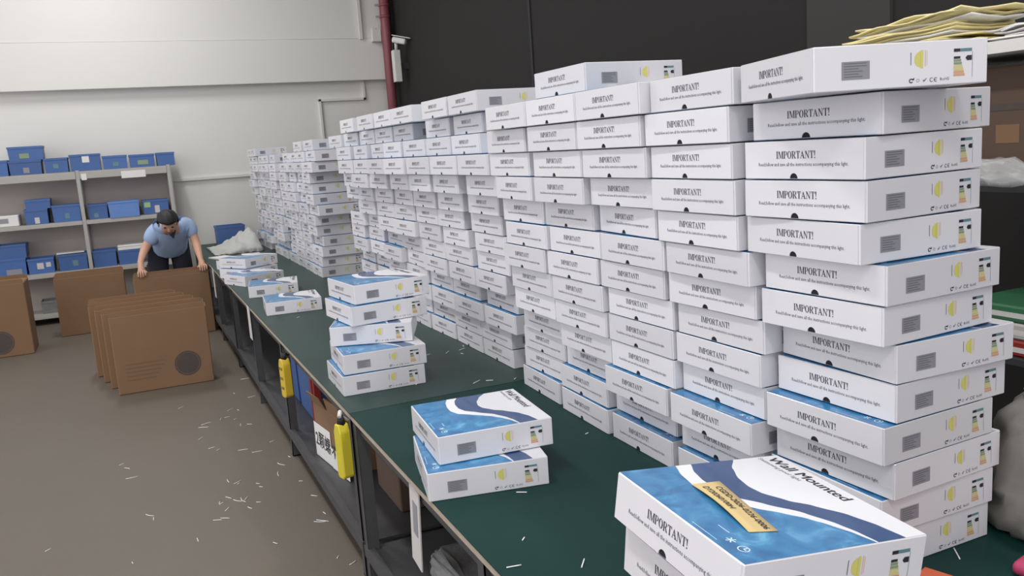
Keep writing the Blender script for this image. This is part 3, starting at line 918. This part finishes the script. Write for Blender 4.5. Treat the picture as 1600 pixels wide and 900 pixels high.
def man():
    P = lambda u, v, y: at(u, v, 1, y)
    base = P(268, 420, 8.25)
    t = thing('person', 'man in a pale blue polo and dark trousers bending over a carton', 'person', (base.x, 8.25, 0))
    o = Vector((base.x, 8.25, 0))
    L = lambda p: Vector(p) - o
    pelvis = L((base.x - .0, 8.27, 0.93))
    waist = L(P(266, 394, 8.22))
    chest = L(P(266, 370, 8.05))
    upper = L(P(267, 357, 7.97))
    neck = L(P(265, 356, 7.88))
    head = L(P(262, 347, 7.80))
    TL = Matrix.Rotation(R(34), 3, 'X')          # head bowed forward
    HD = lambda x, y, z: head + TL @ Vector((x, y, z))
    crown = HD(-0.005, -0.01, 0.07)
    chin = HD(0.0, -0.06, -0.085)
    sl, sr = L(P(240, 363, 8.0)), L(P(296, 350, 8.02))
    el, er = L(P(225, 392, 7.95)), L(P(307, 382, 7.93))
    wl, wr = L(P(221, 420, 7.80)), L(P(317, 414, 7.80))
    topz = HCH
    hl = L((HCX0 + 0.085, HCY + 0.035, topz + 0.035))
    hr = L((HCX1 - 0.045, HCY + 0.035, topz + 0.03))
    wl = hl + Vector((0.0, 0.05, 0.075))
    wr = hr + Vector((-0.012, 0.05, 0.075))
    hipl, hipr = pelvis + Vector((-.10, 0, -.06)), pelvis + Vector((.10, 0, -.06))
    kl, kr = L((base.x - .13, 8.20, .50)), L((base.x + .12, 8.22, .50))
    al, ar = L((base.x - .14, 8.31, .085)), L((base.x + .13, 8.33, .085))
    tl, tr_ = L((base.x - .16, 8.17, .035)), L((base.x + .16, 8.19, .035))
    nodes = [(pelvis, (.12, .09)), (waist, (.11, .085)), (chest, (.12, .085)), (upper, (.07, .05)), (neck, .056), (head, (.082, .092)), (crown, (.07, .075)), (chin, (.045, .045)),
             (sl, .048), (el, .045), (wl, .030), (hl, (.036, .022)), (sr, .048), (er, .045), (wr, .030), (hr, (.036, .022)),
             (hipl, .09), (kl, .062), (al, .042), (tl, .035), (hipr, .09), (kr, .062), (ar, .042), (tr_, .035)]
    edges = [(0, 1), (1, 2), (2, 3), (3, 4), (4, 5), (5, 6), (5, 7), (3, 8), (8, 9), (9, 10), (10, 11), (3, 12), (12, 13), (13, 14), (14, 15), (0, 16), (16, 17), (17, 18), (18, 19), (0, 20), (20, 21), (21, 22), (22, 23)]
    # fingers fold over the carton's top edge, thumbs leave the side of the palm
    for h, hi, s in ((hl, 11, 1), (hr, 15, -1)):
        for k, ln in enumerate((.062, .072, .068, .054)):
            x = (k - 1.5) * .019
            a = h + Vector((x, -.03, .004))
            b = h + Vector((x * 1.1, -.052, -.012))
            c = h + Vector((x * 1.1, -.056, -.012 - ln * .6))
            n = len(nodes)
            nodes += [(a, .0095), (b, .009), (c, .0075)]
            edges += [(hi, n), (n, n + 1), (n + 1, n + 2)]
        n = len(nodes)
        nodes += [(h + Vector((s * .036, .012, -.006)), .011), (h + Vector((s * .05, -.012, -.02)), .009)]
        edges += [(hi, n), (n, n + 1)]
    body = skin('body', nodes, edges, 'skin', t)
    # nose, ears, eyes on the lowered face
    bm = bmesh.new()
    tube(bm, [HD(0, -.076, .0), HD(0, -.100, -.042), HD(0, -.080, -.05)], [.008, .014, .009], 8)
    link('nose', mesh('nose', bm, 'skin', smooth=True), t)
    for s in (-1, 1):
        bm = bmesh.new()
        bmesh.ops.create_uvsphere(bm, u_segments=10, v_segments=8, radius=1, matrix=Matrix.Translation(HD(s * .086, .0, -.015)) @ TL.to_4x4() @ Matrix.Diagonal((.012, .022, .034, 1)))
        link('ear', mesh('ear', bm, 'skin', smooth=True), t)
        bm = bmesh.new()
        bmesh.ops.create_uvsphere(bm, u_segments=10, v_segments=8, radius=1, matrix=Matrix.Translation(HD(s * .034, -.084, -.004)) @ Matrix.Diagonal((.014, .007, .007, 1)))
        link('eye', mesh('eye', bm, 'black', smooth=True), t)
    bm = bmesh.new()
    tube(bm, [HD(-.022, -.088, -.075), HD(0, -.096, -.076), HD(.022, -.088, -.075)], [.003, .005, .003], 6)
    link('mouth', mesh('mouth', bm, 'pipe_red', smooth=True), t)
    # hair: thick cap over crown, back and sides
    bm = bmesh.new()
    bmesh.ops.create_uvsphere(bm, u_segments=24, v_segments=14, radius=1)
    for v in list(bm.verts):
        if v.co.z < -0.30 + (0.44 if v.co.y < -0.45 else 0) - 0.35 * max(0, v.co.y):
            bm.verts.remove(v)
    for v in bm.verts:
        j = 1 + 0.03 * math.sin(9 * v.co.x + 5 * v.co.y) + 0.02 * math.sin(17 * v.co.y)
        v.co = HD(v.co.x * .102 * j, -.006 + v.co.y * .116 * j, .034 + v.co.z * .098 * j)
    bmesh.ops.solidify(bm, geom=bm.faces, thickness=0.012)
    link('hair', mesh('hair', bm, 'hair', smooth=True), t)
    # polo shirt over torso and upper arms
    ml, mr = sl.lerp(el, .72), sr.lerp(er, .72)
    hem = pelvis.lerp(waist, .72)
    shirt = [(chest, (.190, .155)), (hem, (.178, .155)), (upper, (.150, .140)), (upper.lerp(neck, .6), (.085, .08)),
             (upper.lerp(sl, .55), (.115, .115)), (sl, (.098, .098)), (ml, (.074, .074)), (upper.lerp(sr, .55), (.115, .115)), (sr, (.098, .098)), (mr, (.074, .074))]
    skin('polo_shirt', shirt, [(0, 1), (0, 2), (2, 3), (2, 4), (4, 5), (5, 6), (2, 7), (7, 8), (8, 9)], 'shirt', t)
    bm = bmesh.new()
    cc = upper.lerp(neck, .35)
    vs = [cc + Vector((-.05, -.085, -.02)), cc + Vector((.045, -.085, -.015)), cc + Vector((.012, -.135, -.10))]
    a = [bm.verts.new(v) for v in vs]
    b = [bm.verts.new(v + Vector((0, .02, 0))) for v in vs]
    bm.faces.new(a)
    bm.faces.new(list(reversed(b)))
    for i in range(3):
        bm.faces.new((a[i], b[i], b[(i + 1) % 3], a[(i + 1) % 3]))
    bmesh.ops.recalc_face_normals(bm, faces=bm.faces)
    link('collar_opening', mesh('collar_opening', bm, 'collar_dark'), t)
    tro = [(pelvis, (.185, .142)), (pelvis.lerp(waist, .80), (.158, .13)), (hipl, .125), (kl, .095), (al + Vector((0, 0, .02)), .062), (hipr, .125), (kr, .095), (ar + Vector((0, 0, .02)), .062)]
    skin('trousers', tro, [(0, 1), (0, 2), (2, 3), (3, 4), (0, 5), (5, 6), (6, 7)], 'trousers', t)
    for a_, t_ in ((al, tl), (ar, tr_)):
        bm = bmesh.new()
        d = (t_ - a_)
        ang = math.atan2(d.y, d.x)
        box(bm, -.09, .17, -.048, .048, 0, .075, bev=.025, seg=2)
        link('shoe', mesh('shoe', bm, 'shoe', smooth=True), t, (a_.x, a_.y, 0), (0, 0, ang))
man()

# ================================================================ FAR END OF THE TABLE
crate(337, 383, 353, T + 0.0008, 'blue crate at the far end of the table behind the white sheet', y=9.4, d=0.32, group='crate on the far table')
def crumple(name, pts, label, cat, m, hfun, seed=1):
    """a thin crumpled sheet laid over a rectangle: pts = (x0, x1, y0, y1, z)"""
    rr = random.Random(seed)
    x0, x1, y0, y1, z = pts
    nx, nyy = 22, 18
    bm = bmesh.new()
    g = []
    for i in range(nx + 1):
        row = []
        for j in range(nyy + 1):
            a, b = i / nx, j / nyy
            edge = 1 + 0.05 * math.sin(7 * a + 3 * b)
            h = hfun(a, b) * (1 + 0.10 * math.sin(13 * a + 9 * b) + 0.10 * math.sin(23 * b - 11 * a) + 0.10 * math.sin(31 * a + 17 * b)) + rr.uniform(0, .014)
            row.append(bm.verts.new((x0 + (x1 - x0) * a * edge, y0 + (y1 - y0) * b * edge, z + max(0.002, h))))
        g.append(row)
    for i in range(nx):
        for j in range(nyy):
            bm.faces.new((g[i][j], g[i + 1][j], g[i + 1][j + 1], g[i][j + 1]))
    bmesh.ops.solidify(bm, geom=bm.faces, thickness=-0.003)
    me = mesh(name, bm, m, smooth=True)
    c = Vector(((x0 + x1) / 2, (y0 + y1) / 2, z))
    for v in me.vertices:
        v.co -= c
    return tag(link(name, me, None, c), label, cat)
bump = lambda a, b: math.sin(math.pi * min(1, max(0, a))) ** .6 * math.sin(math.pi * b) ** .6
pA, pB = at(350, 374, 2, T), at(412, 374, 2, T)
crumple('plastic_sheet', (-0.56, -0.06, 8.2, 9.2, T + 0.001), 'crumpled white plastic sheet at the far end beside the box wall', 'sheet', 'sheet_white', lambda a, b: .235 * max(0, math.sin(math.pi * b)) ** .5 * (.06 + .94 * max(0, a) ** 1.2) * min(1, (1.02 - a) * 7), 3)
for i, (x, y, a, l) in enumerate([(-.50, 7.95, .3, 'loose white paper slips in front of the white plastic sheet'), (-.24, 7.9, -.2, 'folded white papers between the plastic sheet and the last light box')]):
    o = boxo('paper_slip', (-.09, .09, -.16, .16, 0, .012), 'paper', None, loc=(x, y, T + .001), rot=(0, 0, a))
    tag(o, l, 'paper')

# ================================================================ UNDER THE TABLES
LS = 0.1506
def under(u0, u1, vt, xf, dep, z=LS):
    """box standing on the lower shelf: front plane x = xf, spans photo columns u0..u1, top at row vt"""
    um = (u0 + u1) / 2
    ya, yb = at(u1, vt, 0, xf).y, at(u0, vt, 0, xf).y
    return ya, yb, max(.05, at(um, vt, 0, xf).z - z)
# blue crates behind the first socket
ya = at(482, 640, 0, EX + 0.12).y
for i, (y0_, l) in enumerate([(ya, 'blue crate on the lower table shelf behind the yellow socket'), (ya + .5, 'second blue crate on the lower table shelf beyond the yellow socket')]):
    t = thing('plastic_crate', l, 'crate', (EX + 0.33, y0_ + 0.24, LS + .001), 0, 'crates under the table')
    link('shell', crate_mesh(.36, .46, .34, 'crate_blue'), t)
crumple('plastic_bag', (EX + 0.17, EX + 0.47, ya + 0.03, ya + 0.44, LS + 0.343), 'crumpled white plastic bag on the blue crate under the table', 'bag', 'sheet_white', lambda a, b: .06 * bump(a, b), 9)
# red frame
q = at(486, 600, 0, EX + 0.13)
t = thing('red_trolley', 'red steel trolley standing folded under the table between crates and carton', 'trolley', (EX + 0.15, q.y, LS))
for y in (-.06, .02):
    boxo('post', (-.02, .02, y, y + .035, 0, .44), 'red', t, bev=.003)
for z in (.08, .36):
    boxo('crossbar', (-.012, .012, -.0245, .0195, z, z + .035), 'red', t)
# carton with the two paper signs, turned towards the aisle
def turned_carton():
    o = at(489, 632, 0, EX + 0.062)
    o.z = LS
    # heading of its lettered face: the sheet's lower edge falls .72 in the photo for each step right
    best = min(range(0, 90), key=lambda d: abs((lambda a, b: (b[1] - a[1]) / max(1e-6, b[0] - a[0]))(px(o + Vector((0, 0, .2))), px(o + Vector((math.sin(R(d)) * .1, -math.cos(R(d)) * .1, .2)))) - .72))
    dv = Vector((math.sin(R(best)), -math.cos(R(best)), 0))
    nv = Vector((-dv.y, dv.x, 0))          # into the carton
    wd, dp = .40, .30
    h = at(489, 628, 0, EX + .062).z - LS
    h = max(.25, min(h, .42))
    rz = math.atan2(dv.y, dv.x)
    t = thing('brown_carton', 'open brown carton with two lettered paper signs under the table', 'carton', o, rz)
    boxo('body', (0, wd, 0, dp, 0, h), 'cardboard', t, bev=.004)
    for k, (a0, a1, tw) in enumerate(((0.0, .19, .45), (.21, .40, .2))):
        boxo('top_flap', (a0, a1, 0, .004, 0, .07), 'cardboard', t, loc=(0, .002, h - .002), rot=(tw, 0, 0))
    def hitf(u, v):
        d = RM @ Vector(((u - 800) / FPX, -(v - 450) / FPX, -1))
        k = (o - CAM).dot(nv) / d.dot(nv)
        p = CAM + d * k - o
        return p.dot(dv), p.z
    for u0, u1, v0, v1, lines, off in ((491, 516, 657, 716, [('2颗螺', .06, .98, .36)], .003), (519, 546, 699, 768, [('不用的', .06, .96, .62), ('丝包', .36, .98, .26)], .006)):
        a0, zt0 = hitf(u0, v0)
        a1 = hitf(u1, v0 + (u1 - u0) * .7)[0]
        zb0 = hitf(u0, v1)[1]
        zb0 = max(zb0, .004)
        bm = bmesh.new()
        box(bm, a0, a1, -off - .001, -off, zb0, zt0)
        sgn = link('paper_sign', mesh('paper_sign', bm, 'paper'), t)
        for body, x0, x1, b0 in lines:
            bm = bmesh.new()
            put_text(bm, text2d(body, 1, .012), lambda a, b: Vector((a0 + a * (a1 - a0), -off - .0018, zb0 + b * (zt0 - zb0))), 0, (x0, x1, b0, (a1 - a0) / (zt0 - zb0)))
            link('sign_lettering', mesh('sign_lettering', bm, 'ink'), sgn)
    return best, a0, a1, zb0, zt0, h, tuple(o)
turned_carton()
# dark carton and hanging card under the near table
xf2 = EX + 0.22
ya2 = at(622, 740, 0, xf2).y
t = thing('dark_carton', 'dark brown carton on the lower shelf under the near table', 'carton', (xf2, ya2, LS))
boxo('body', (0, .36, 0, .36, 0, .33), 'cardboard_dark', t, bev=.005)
boxo('tape', (-.0012, -.0002, 0.02, .34, .155, .205), 'stamp', t)
q = at(630, 733, 0, EX - 0.004)
t = thing('hanging_card', 'white card hanging from the near table edge', 'card', (EX + 0.012, q.y, T - 0.03))
boxo('card', (-.002, .002, -.09, .0, -.27, 0), 'paper_dim', t, rot=(R(8), 0, 0))
boxo('card_print', (-.0035, -.0022, -.07, -.03, -.16, -.05), 'sticker_grey', t, rot=(R(8), 0, 0))
ya3 = at(745, 880, 0, EX + 0.1).y
t = thing('wrapped_bundle', 'grey plastic-wrapped bundle under the near table', 'bundle', (EX + 0.30, ya3 + 0.28, LS))
bm = bmesh.new()
box(bm, -.19, .25, -.22, .24, 0, .17, bev=.05, seg=3)
bmesh.ops.subdivide_edges(bm, edges=bm.edges, cuts=2, use_grid_fill=True)
rr = random.Random(4)
for v in bm.verts:
    if v.co.z > .02:
        v.co += Vector((rr.uniform(-1, 1), rr.uniform(-1, 1), rr.uniform(-1, 1))) * .008
link('wrap', mesh('wrap', bm, 'wrap_grey', smooth=True), t)
boxo('blue_band', (-.215, -.197, -.2, .1, .02, .07), 'crate_blue', t, bev=.003)
# sheet tags hanging from the far table edge
for u, v0, v1, l in ((388, 487, 532, 'white card strip hanging from the long table edge by the boxes'), (331, 412, 452, 'white card strip hanging from the long table edge near the man')):
    q = at(u, v0, 0, EX - 0.004)
    h = q.z - at(u + 2, v1, 0, EX - .004).z
    t = boxo('card_strip', (-.0015, .0015, -.06, .06, -h, 0), 'paper_dim', None, loc=(EX - .0035, q.y, T - .008))
    tag(t, l, 'card')

# yellow socket strips hanging from the table edge
def socket(u, v0, v1, label, m, holes):
    q = at(u, v0, 0, EX - .03)
    z0_ = at(u + 2, v1, 0, EX - .03).z
    h = q.z - z0_
    t = thing('power_socket', label, 'socket', (EX - .035, q.y, z0_), .25)
    bm = bmesh.new()
    wd = .027
    pts = [(-wd, .012), (-wd + .012, 0), (wd - .012, 0), (wd, .012), (wd, h * .86), (wd * .55, h), (-wd * .55, h), (-wd, h * .86)]
    f0 = [bm.verts.new((-.022, a, b)) for a, b in pts]
    f1 = [bm.verts.new((.022, a, b)) for a, b in pts]
    bm.faces.new(f0)
    bm.faces.new(list(reversed(f1)))
    for i in range(8):
        bm.faces.new((f0[i], f1[i], f1[(i + 1) % 8], f0[(i + 1) % 8]))
    bmesh.ops.recalc_face_normals(bm, faces=bm.faces)
    bmesh.ops.bevel(bm, geom=list(bm.edges), offset=.004, segments=1, affect='EDGES')
    link('housing', mesh('housing', bm, m), t)
    for k in range(holes):
        zc = h * (.25 + .25 * k)
        for dy in (-.010, .010):
            boxo('pin_slot', (-.0232, -.0222, dy - .004, dy + .004, zc - .007, zc + .007), 'hole_shade', t)
    top = T - .01 - z0_
    tubeo('cable_gland', [(0, 0, h - .005), (0, 0, h + .03)], [.018, .012], 'black', t)
    tubeo('cord', [(0, 0, h + .03), (.004, .01, (h + .03 + top) / 2), (.03, 0, top - .02)], .006, 'black' if holes else 'cord_white', t)
    if not holes:
        tubeo('knot', [(-.012, -.014, h + .03), (0, 0, h + .045), (.01, .016, h + .03)], .008, 'cord_white', t)
socket(445, 560, 613, 'yellow socket strip with pin holes hanging on a black cord', 'socket_yellow', 3)
socket(535, 661, 736, 'plain yellow socket block hanging on a white knotted cord', 'block_yellow', 0)

# ================================================================ RIGHT: RACK BEHIND THE BOXES
RX = 1.02
RZ = at(1570, 62, 0, RX).z
RY1 = at(1312, 70, 0, RX).y
RY0 = -0.9
t = thing('goods_rack', 'white-edged goods rack behind the near end of the box wall', 'rack', (0, 0, 0))
for y in (RY0, RY1 - .04):
    for x in (RX + .01, RX + .56):
        boxo('upright', (x, x + .04, y, y + .04, 0, RZ - .036), 'steel_dark', t)
RL = [RZ, at(1580, 290, 0, RX).z, at(1590, 562, 0, RX).z, .12]
for i, z in enumerate(RL):
    boxo('rack_board', (RX, RX + .6, RY0, RY1, z - .035 if i == 0 else z - .02, z), 'paper' if i == 0 else 'steel_dark', t)
# sheaf of old papers on the rack top
def sheaf(u0, u1, label, n, m, th, x0, dx, seed):
    rr = random.Random(seed)
    y1_, y0_ = at(u0, 60, 0, RX).y, at(u1, 60, 0, RX).y
    t = thing('paper_sheaf', label, 'papers', (RX + dx, (y0_ + y1_) / 2, RZ + .008))
    w, L_ = .30, abs(y1_ - y0_)
    for k in range(n):
        bm = bmesh.new()
        N = 10
        g = []
        ph = rr.uniform(0, 6)
        a, sx, sy = rr.uniform(-.07, .07), rr.uniform(-.02, .02), rr.uniform(-.05, .05)
        for i in range(N + 1):
            row = []
            for j in range(5):
                yy = (i / N - .5) * L_ * rr.uniform(.98, 1.0)
                xx = (j / 4 - .5) * w
                lift_ = (k / n) * (.018 * (1 - i / N) + .006 * math.sin(ph + i * 1.1) + .008 * math.sin(ph + j * 1.6)) + (.006 * (k / n))
                row.append(bm.verts.new((xx * math.cos(a) - yy * math.sin(a) + sx, xx * math.sin(a) + yy * math.cos(a) + sy, k * th + lift_)))
            g.append(row)
        for i in range(N):
            for j in range(4):
                bm.faces.new((g[i][j], g[i][j + 1], g[i + 1][j + 1], g[i + 1][j]))
        bmesh.ops.recalc_face_normals(bm, faces=bm.faces)
        bmesh.ops.solidify(bm, geom=bm.faces, thickness=-th * .7)
        link('sheet', mesh('sheet', bm, m if k % 4 else 'paper', smooth=True), t)
sheaf(1318, 1490, 'curling sheaf of yellowed papers on the rack top', 12, 'old_paper', .0075, 0, .17, 5)
sheaf(1535, 1650, 'pale loose papers beside the yellowed sheaf on the rack top', 5, 'paper_dim', .006, 0, .20, 8)
# cartons on the rack's second board
zb = RL[1]
for (u0, u1, vt, l, d_) in ((1545, 1640, 88, 'wide brown carton under the rack top', .0), ):
    y1_, y0_ = at(u0, 200, 0, RX + .08).y, at(u1, 200, 0, RX + .08).y
    t = thing('rack_carton', l, 'carton', (RX + .10, y0_, zb + .001))
    hh = RZ - .07 - zb
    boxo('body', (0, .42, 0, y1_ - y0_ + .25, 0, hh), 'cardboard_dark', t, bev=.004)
    boxo('paper_label', (-.0012, -.0002, (y1_ - y0_) * .55, (y1_ - y0_) * .95, hh * .34, hh * .50), 'cardboard', t)
    boxo('tape', (-.0010, -.0002, 0, y1_ - y0_ + .25, hh * .62, hh * .68), 'stamp', t)
y0_ = at(1620, 260, 0, RX).y
crumple('film_bag', (RX - .10, RX + .09, y0_ - .1, y0_ + .50, zb + .002), 'clear crinkled plastic film lying on the rack under the brown carton', 'plastic film', 'film', lambda a, b: .07 * bump(a, b), 12)
y0_ = at(1672, 540, 0, RX).y
zc = RL[2]
for i, (m, l) in enumerate((('red', 'red and white packet at the bottom of the rack pile'), ('paper_dim', 'white packet between the red and green packets'), ('pack_green', 'green packet on top of the rack pile'))):
    t = thing('flat_packet', l, 'packet', (RX + .02, y0_, zc + .001 + i * .052))
    boxo('packet_body', (0, .3, 0, .36, 0, .05), m, t, bev=.006)
    boxo('packet_band', (-.001, -.0002, .05, .31, .014, .030), 'paper', t)
# grey plastic sack standing beyond the table corner
q = at(1622, 838, 2, T)
t = thing('plastic_sack', 'grey translucent plastic sack on the table behind the tall box stack', 'sack', (q.x + .035, q.y, T + .001))
bm = bmesh.new()
prof = [(.0, .08), (.03, .10), (.12, .108), (.22, .10), (.32, .108), (.45, .098), (.58, .10), (.7, .09), (.8, .088), (.88, .07), (.95, .045), (1.0, .025), (1.03, .035)]
hs = at(1590, 625, 1, q.y).z - T
rings = []
rr = random.Random(3)
for k, (zf, r) in enumerate(prof):
    rings.append([bm.verts.new((r * (1 + .10 * math.sin(5 * a + 1.7 * k) + .06 * math.sin(9 * a - 2.3 * k)) * math.cos(a), r * 1.25 * (1 + .10 * math.cos(4 * a - 1.9 * k) + .06 * math.sin(11 * a + k)) * math.sin(a), zf * hs)) for a in [i * math.pi / 12 for i in range(24)]])
for a, b in zip(rings, rings[1:]):
    for i in range(24):
        bm.faces.new((a[i], a[(i + 1) % 24], b[(i + 1) % 24], b[i]))
bm.faces.new(list(reversed(rings[0])))
bm.faces.new(rings[-1])
link('sack_body', mesh('sack_body', bm, 'bag_grey', smooth=True), t)
tubeo('tie', [(.045 * math.cos(a), .055 * math.sin(a), .985 * hs) for a in [i * math.pi / 6 for i in range(13)]], .006, 'cord_white', t, 6)
# small things by the table corner
q = at(1502, 940, 2, T)
o = thing('orange_folder', 'orange card folder on the table behind the noted box', 'folder', (q.x, q.y, T + .001), .3)
boxo('cover', (-.07, .07, -.10, .10, 0, .004), 'orange', o)
boxo('cover', (-.07, .07, -.10, .10, .0065, .0105), 'orange', o)
boxo('inner_sheets', (-.066, .066, -.096, .096, .0042, .0063), 'paper', o)
q = at(1640, 905, 2, T)
o = thing('pink_packet', 'pink wrapped packet at the table corner by the sack', 'packet', (min(q.x, TX1 - .06), q.y, T + .001), .2)
bm = bmesh.new()
box(bm, -.04, .04, -.06, .06, 0, .03, bev=.012, seg=2)
link('wrapper', mesh('wrapper', bm, 'magenta', smooth=True), o)
boxo('seal_strip', (-.04, .04, -.068, -.058, .012, .016), 'paper', o)

# ================================================================ SCRAPS OF WHITE PLASTIC STRIP
def scrap(u, v, z, ln, ang, curve=0.0, where='floor'):
    q = at(u, v, 2, z)
    bm = bmesh.new()
    n = 5
    r_ = .0016 if where == 'table' else .0016
    pts = []
    for k in range(n):
        s = (k / (n - 1) - .5) * ln
        pts.append((s, curve * s * s, r_ + .0004))
    tube(bm, pts, r_, 5)
    o = link('plastic_strip', mesh('plastic_strip', bm, 'strip'), None, (q.x, q.y, z), (0, 0, ang))
    if where == 'table':
        tag(o, 'short white plastic strip offcut lying on the green table top', 'offcut', 'strip offcuts on the tables')
    else:
        tag(o, 'white plastic strip offcut lying on the concrete floor by the tables', 'offcut', 'strip offcuts on the floor')
for u, v, ln, a in ((745, 597, .05, .2), (765, 595, .03, -.9), (699, 551, .045, .5), (722, 546, .04, .1), (724, 541, .03, .9), (722, 553, .02, 1.5), (668, 555, .03, 0), (815, 770, .03, -1.0), (803, 886, .035, -.6), (911, 881, .04, .5), (917, 678, .014, 0), (818, 843, .016, .4), (466, 496, .03, .5), (1495, 866, .05, .5), (805, 592, .02, .3), (838, 602, .025, -.6), (652, 600, .03, .5)):
    scrap(u, v, T, ln, a + .4, 0, 'table')
rr = random.Random(21)
spots = [(190, 726), (199, 732), (206, 747), (314, 685), (331, 700), (341, 703), (380, 703), (356, 752), (371, 754), (373, 756), (343, 786), (346, 787), (357, 778), (355, 796), (370, 783), (378, 782), (385, 779), (390, 794), (340, 813), (352, 810), (309, 844), (75, 860), (207, 880), (233, 806), (240, 811), (430, 849), (500, 816), (504, 814), (528, 871), (552, 880), (434, 741), (438, 726), (470, 752), (491, 775), (507, 802), (402, 706), (403, 756), (408, 761), (404, 785), (360, 640), (372, 641), (383, 592), (318, 668), (322, 662), (345, 655), (355, 652), (368, 655), (376, 664), (390, 663), (394, 620), (283, 637), (366, 615), (425, 690), (452, 714)]
for u, v in spots:
    scrap(u, v, 0, rr.uniform(.02, .07), rr.uniform(-1.6, 1.6), rr.choice((0, 0, 2, -3, 6)))
